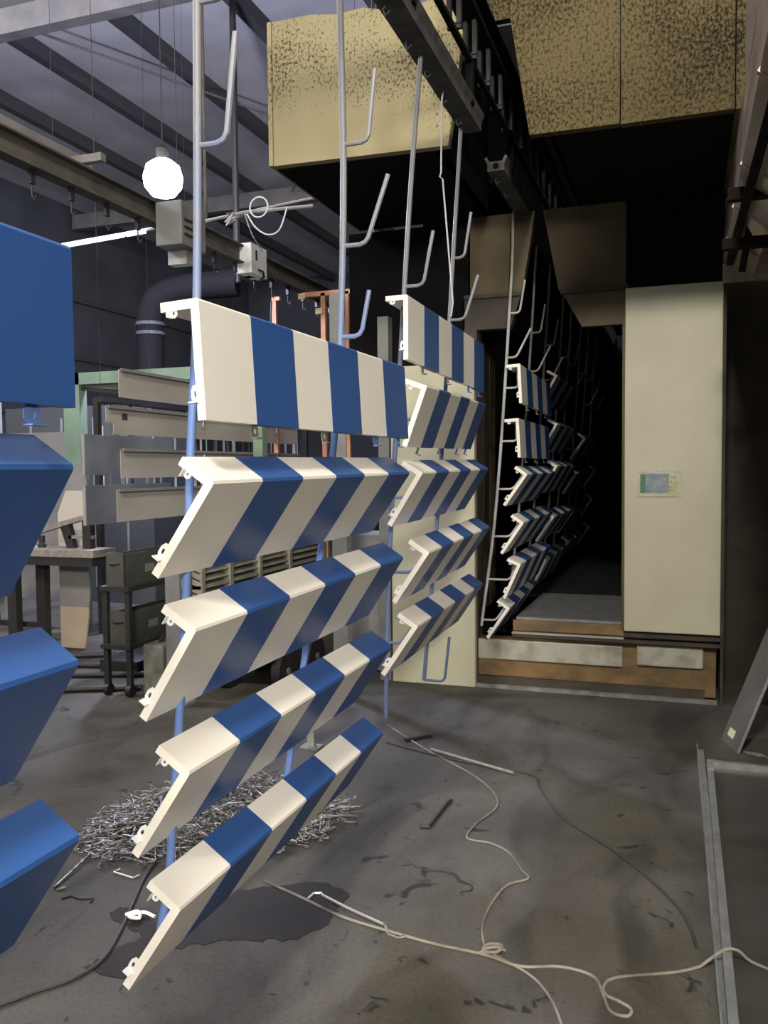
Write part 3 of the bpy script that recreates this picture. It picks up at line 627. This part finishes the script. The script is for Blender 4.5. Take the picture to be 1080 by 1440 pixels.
wh = thing('hand_cart', 'low wooden hand cart with a black tyre behind the striped panels', 'cart', (-3.05, 6.1, 0))
MB().box(-.30, .18, -.45, .5, .42, .47).build('deck', wood, wh); MB().box(-.30, .18, -.45, .5, .28, .33).build('frame', greypaint, wh)
for y in (-.4, .45): MB().box(.12, .17, y - .02, y + .02, .33, .42).build('spacer', greypaint, wh)
for x, y in ((.18, -.25), (-.30, -.25), (.18, .3), (-.30, .3)): 
    MB().tube([(x - .035, y, .16), (x + .035, y, .16)], .16, 20).build('tyre', rubber, wh)
    MB().tube([(x - .04, y, .16), (x + .04, y, .16)], .03, 10).build('hub', steel, wh)
MB().prism([(-.3, .47), (-.24, .47), (-.24, .60), (-.1, .60), (-.1, .56), (-.28, .56)], 'Y', .1, .35).build('bracket', white_p, wh)

# ------------------------------------------------------------------ right side
hd = thing('hood_duct', 'brown sheet metal duct overhead on red-oxide angle brackets', 'duct', (.25, 6.6, 2.99))
MB().prism([(0, .12), (.19, 0), (.998, 0), (.998, .55), (0.02, .55)], 'Y', -4.0, -.15).build('casing', duct_m, hd)
for y in (-3.2, -2.2, -1.5, -.8): MB().prism([(-.01, .12), (.185, -.012), (.20, -.012), (.20, 0), (.0, .135)], 'Y', y, y + .03).build('seam', duct_m, hd)
MB().box(.0, .9, -.19, -.15, -.03, .10).build('end_ledge', duct_m, hd)
for y, z in ((-1.35, .12), (-1.95, .22)):
    MB().box(-.05, .95, y, y + .06, z - .19, z - .13).build('angle_bar', red_oxide, hd)
MB().prism([(-3.3, -.02), (-3.22, -.02), (-.3, .12), (-.3, .06)], 'X', .02, .06).build('brace', red_oxide, hd)
MB().prism([(-2.6, .30), (-2.5, .30), (-.55, -.04), (-.62, -.05)], 'X', .08, .12).build('brace', red_oxide, hd)
# leaning steel sheet
ls = thing('leaning_sheet', 'grey steel channel sheet leaning at the right of the oven', 'metal panel', (.27, 5.50, 0))
a, b = Vector((-.03, .12, 0)), Vector((.05, -.14, 0)); up = Vector((.33, .32, .78)) * 1.25
m = MB(); n = Vector((.0, 0, .004))
nv = (b - a).cross(up).normalized() * .004
for q in (a, b, b + up, a + up): m.v.append(tuple(q))
for q in (a, b, b + up, a + up): m.v.append(tuple(q + nv))
m.f += [[0, 1, 2, 3], [7, 6, 5, 4], [0, 4, 5, 1], [1, 5, 6, 2], [2, 6, 7, 3], [3, 7, 4, 0]]
m.build('web', mat('leaning_steel', (.15, .14, .12), .5, .3, col2=(.11, .10, .085), scale=4), ls)
MB().tube([tuple(b), tuple(b + up)], .009, 6).build('fold', greypaint, ls)
MB().tube([tuple(a), tuple(a + up)], .004, 6).build('edge', greypaint, ls)
ud = (b - a).normalized(); vd_ = up.normalized(); c0 = a * .62 + b * .38 + up * .045
st = MB(); st.v = [tuple(c0 + ud * p * .045 + vd_ * q * .05 + nv * h) for h in (1.02, 1.5) for p, q in ((-1, 0), (1, 0), (1, 1), (-1, 1))]
st.f = [[0, 1, 2, 3], [7, 6, 5, 4], [0, 4, 5, 1], [1, 5, 6, 2], [2, 6, 7, 3], [3, 7, 4, 0]]
st.build('yellow_sticker', mat('sticker', (.62, .58, .33), .6), ls)
stp = thing('sheet_stop', 'dark angle iron rest behind the leaning steel sheet', 'rest', (.78, 6.35, 0))
MB().box(-.06, .3, -.06, .06, 0, .86).build('upright', red_oxide, stp); MB().box(-.12, .34, -.1, .1, 0, .02).build('foot', red_oxide, stp)
# tray on the floor
ty2 = thing('steel_tray', 'wide flat steel tray with bright folded rim lying on the floor', 'tray', (.14, 5.06, 0))
MB().box(.03, 1.08, -2.6, 0, .0, .012).build('plate', mat('tray_plate', (.075, .07, .062), .5, .4, col2=(.05, .047, .04), scale=4), ty2)
MB().box(.0, 1.08, -.03, .0, .0, .05).build('rim', edge_steel, ty2)
MB().box(.0, .03, -2.6, -.03, .0, .05).build('rim', steel, ty2)
MB().box(.0, .035, -.17, -.10, .048, .054).build('corner_plate', edge_steel, ty2)
ab = tag(MB().prism([(0, 0), (.04, 0), (.04, .006), (.006, .006), (.006, .04), (0, .04)], 'Y', -2.75, 0).build('angle_bar', steel), 'loose aluminium angle bar lying along the steel tray', 'metal bar'); ab.location = (.09, 5.36, 0)
ab.rotation_euler = (0, 0, R(.6))
sc = tag(MB().prism([(0, 0), (.10, -.02), (.14, -.09), (.11, -.06), (.08, -.08), (.06, -.05), (.02, -.04)], 'Z', 0, .004).build('scrap_foil', pale_steel), 'small torn scrap of sheet metal beside the leaning sheet', 'scrap'); sc.location = (.35, 5.42, 0)

# ------------------------------------------------------------------ floor things
Z = .0
def lay(pts, r, zs=None): return smooth_path([(x, y, r) for x, y in pts], 5)
rope1 = [(-1.62, 3.08), (-1.43, 3.01), (-1.21, 2.92), (-1.01, 2.88), (-0.82, 2.85), (-0.64, 2.84), (-0.51, 2.81), (-0.38, 2.85), (-0.27, 2.83), (-0.23, 2.74), (-0.2, 2.66), (-0.15, 2.65), (-0.14, 2.69), (-0.18, 2.72), (-0.22, 2.74), (-0.23, 2.79), (-0.19, 2.85), (-0.01, 2.94), (0.07, 3.00)]
rope1_end = [(.07, 3.0, .006), (.105, 3.02, .03), (.15, 3.04, .058), (.19, 3.05, .055), (.23, 3.06, .02), (.30, 3.02, .018), (.36, 2.95, .018)]
rope2 = [(-1.84, 5.27), (-1.45, 4.87), (-1.05, 4.5), (-0.87, 4.19), (-0.92, 3.9), (-0.92, 3.74), (-0.81, 3.72), (-0.71, 3.65), (-0.63, 3.51), (-0.59, 3.44), (-0.66, 3.36), (-0.69, 3.21), (-0.69, 3.04), (-0.66, 2.92), (-0.62, 2.86), (-0.48, 2.78), (-0.4, 2.69), (-0.34, 2.56), (-.3, 2.4)]
cabr = [(-1.72, 4.92), (-1.24, 4.74), (-0.79, 4.64), (-0.7, 4.45), (-0.54, 4.11), (-0.32, 3.86), (-0.16, 3.66), (-0.01, 3.4), (0.04, 3.24), (0.06, 3.12)]
cabl = [(-2.17, 3.18), (-2.11, 2.96), (-2.03, 2.77), (-1.95, 2.58), (-1.89, 2.4), (-1.91, 2.27), (-1.98, 2.17), (-2.04, 2.08), (-2.2, 1.9)]
tag(MB().tube(lay(rope1, .0055)[:-1] + smooth_path(rope1_end, 4), .0055, 6).build('rope', rope_m), 'dusty pale rope across the floor ending in a small loop by the tray', 'rope')
tag(MB().tube(lay(rope2, .0045), .0045, 6).build('rope', rope_m), 'thin brownish rope winding from the oven and crossing the pale rope', 'rope')
tag(MB().tube(lay(cabr, .006), .006, 6).build('power_cable', cable_m), 'dark cable curving across the concrete to the steel tray', 'cable')
tag(MB().tube(lay(cabl, .007), .007, 6).build('power_cable', cable_m), 'dark cable running from the wire hook pile past the puddle', 'cable')
tag(MB().tube([(-1.42, 4.86, .013), (-.87, 4.61, .013)], .009, 8).build('floor_rod', wood), 'straight pale rod lying on the floor before the oven', 'rod')
kn = tag(MB().tube(smooth_path([(-.05, -.03, .01), (.03, -.02, .02), (.04, .03, .025), (-.02, .03, .02), (-.04, -.01, .015), (.02, .0, .03), (.06, .02, .01)], 4), .008, 6).build('rope_knot', rope_m), 'pale knotted rag tied where the two ropes cross', 'knot'); kn.location = (-.62, 2.87, 0); kn.scale = (.75, .75, .75)
# crack in the concrete
cp = [(-1.12, 3.45), (-1.06, 3.40), (-1.01, 3.385), (-.95, 3.40), (-.89, 3.39), (-.86, 3.34), (-.80, 3.32), (-.79, 3.28), (-.83, 3.25), (-.81, 3.22)]
ck = MB(); fl = bpy.data.objects['floor']; wv = [.004, .006, .009, .006, .012, .010, .007, .010, .006, .003]
for (x, y), q in zip(cp, wv): ck.v += [(x, y - q, .0012), (x + q * .4, y + q, .0012)]
ck.f = [[2 * i, 2 * i + 2, 2 * i + 3, 2 * i + 1] for i in range(len(cp) - 1)]
ck.build('crack', dark_iron, fl)
# puddles
def blob(name, pts, label):
    P = smooth_path([(x, y, 0) for x, y in pts + pts[:1]], 5)[:-1]
    rnd = random.Random(3); P = [p + Vector((rnd.uniform(-.012, .012), rnd.uniform(-.016, .016), 0)) for p in P]
    return tag(MB().prism([(p.x, p.y) for p in P], 'Z', 0.0, .0025).build(name, puddle_m), label, 'puddle')
blob('puddle', [(-1.69, 2.54), (-1.74, 2.83), (-1.65, 3.01), (-1.42, 3.13), (-1.30, 3.13), (-1.25, 3.08), (-1.26, 2.98), (-1.24, 2.92), (-1.27, 2.8), (-1.35, 2.71), (-1.5, 2.66), (-1.59, 2.62)], 'large dark wet patch on the concrete under the lowest striped panel')
blob('puddle', [(-1.92, 2.34), (-1.9, 2.42), (-1.89, 2.5), (-1.86, 2.56), (-1.95, 2.62), (-2.06, 2.64), (-2.05, 2.73), (-1.88, 2.68), (-1.78, 2.53), (-1.71, 2.37), (-1.82, 2.32)], 'small dark wet patch on the concrete crossed by a cable')
# wire hook pile
def hook_pts(L, bend):
    return [Vector((-L / 2 - .0, .018, 0)), Vector((-L / 2 - .012, .0, 0)), Vector((-L / 2, -.006, 0)), Vector((L / 2 - .01, bend, 0)), Vector((L / 2, bend + .012, 0)), Vector((L / 2 - .012, bend + .022, 0))]
pile = MB(); k = 0
def in_pile(x, y):
    u = ((x + 2.10) * .80 + (y - 3.55) * .6) / .62; v = (-(x + 2.10) * .6 + (y - 3.55) * .80) / .42
    return u * u + v * v
while k < 1500:
    x = random.uniform(-2.9, -1.3); y = random.uniform(2.8, 4.3); d = in_pile(x, y) * random.uniform(.8, 1.3)
    if d > 1: continue
    hmax = .20 * (1 - d) + .012
    z = .006 + hmax * random.random()
    M = Matrix.Translation((x, y, z)) @ Matrix.Rotation(random.uniform(0, 6.283), 4, 'Z') @ Matrix.Rotation(random.uniform(-.5, .5) * min(1, hmax * 8), 4, 'Y')
    P = [M @ q for q in hook_pts(random.uniform(.06, .16), random.uniform(-.02, .02))]
    P = [Vector((q.x, q.y, max(q.z, .004))) for q in P]
    pile.tube(P, .0028, 4); k += 1
pl = tag(pile.build('wire_hook_pile', wire_m), 'tangled heap of small bent wire hooks on the floor', 'wire hooks', kind='stuff')
def loose(pts, r, label, m=wire_m, name='wire_hook'):
    return tag(MB().tube([(x, y, max(z, r)) for x, y, z in pts], r, 6).build(name, m), label, 'wire hook', 'loose wire hooks on the floor')
loose([(-2.36, 2.775, .01), (-2.385, 2.75, 0), (-2.41, 2.76, 0), (-2.45, 3.05, .02)], .005, 'long straight wire hook sticking out of the hook pile')
loose([(-2.32, 2.70, 0), (-2.30, 2.73, 0), (-2.25, 2.72, 0), (-2.2, 2.74, 0), (-2.19, 2.71, 0)], .004, 'short curved wire hook lying apart before the hook pile', dark_iron)
loose([(-2.25, 2.98, 0), (-2.26, 2.95, 0), (-2.15, 2.93, 0), (-2.14, 2.96, 0)], .005, 'staple-shaped pale wire piece at the edge of the hook pile', pale_steel)
loose([(-1.10, 4.14, 0), (-1.11, 4.11, 0), (-1.12, 3.79, 0), (-1.16, 3.785, 0)], .009, 'rusty L-shaped rod lying between the ropes', dark_iron)
loose([(-1.385, 3.0, 0), (-1.38, 3.05, .0), (-1.355, 3.06, 0), (-1.34, 3.045, 0), (-1.2, 2.965, .016), (-1.03, 2.895, .018)], .0055, 'long pale wire hook lying on the wet patch', pale_steel)
loose([(-1.03, 2.90, .02), (-1.0, 2.86, 0), (-.96, 2.85, 0), (-.93, 2.87, 0)], .005, 'twisted wire end beside the pale rope', wire_m)
loose([(-1.62, 4.98, .0), (-1.5, 5.12, .01), (-1.52, 5.16, .0)], .012, 'dark bent bar end lying before the oven door panel', dark_iron)
rg = tag(MB().tube(smooth_path([(-.04, 0, .01), (0, .02, .02), (.03, -.01, .015), (-.01, -.02, .02), (.02, .03, .015), (.07, .03, .006)], 4), .007, 6).build('rag_scrap', white_p), 'scrap of white twine on the small wet patch', 'scrap'); rg.location = (-1.95, 2.66, .003)
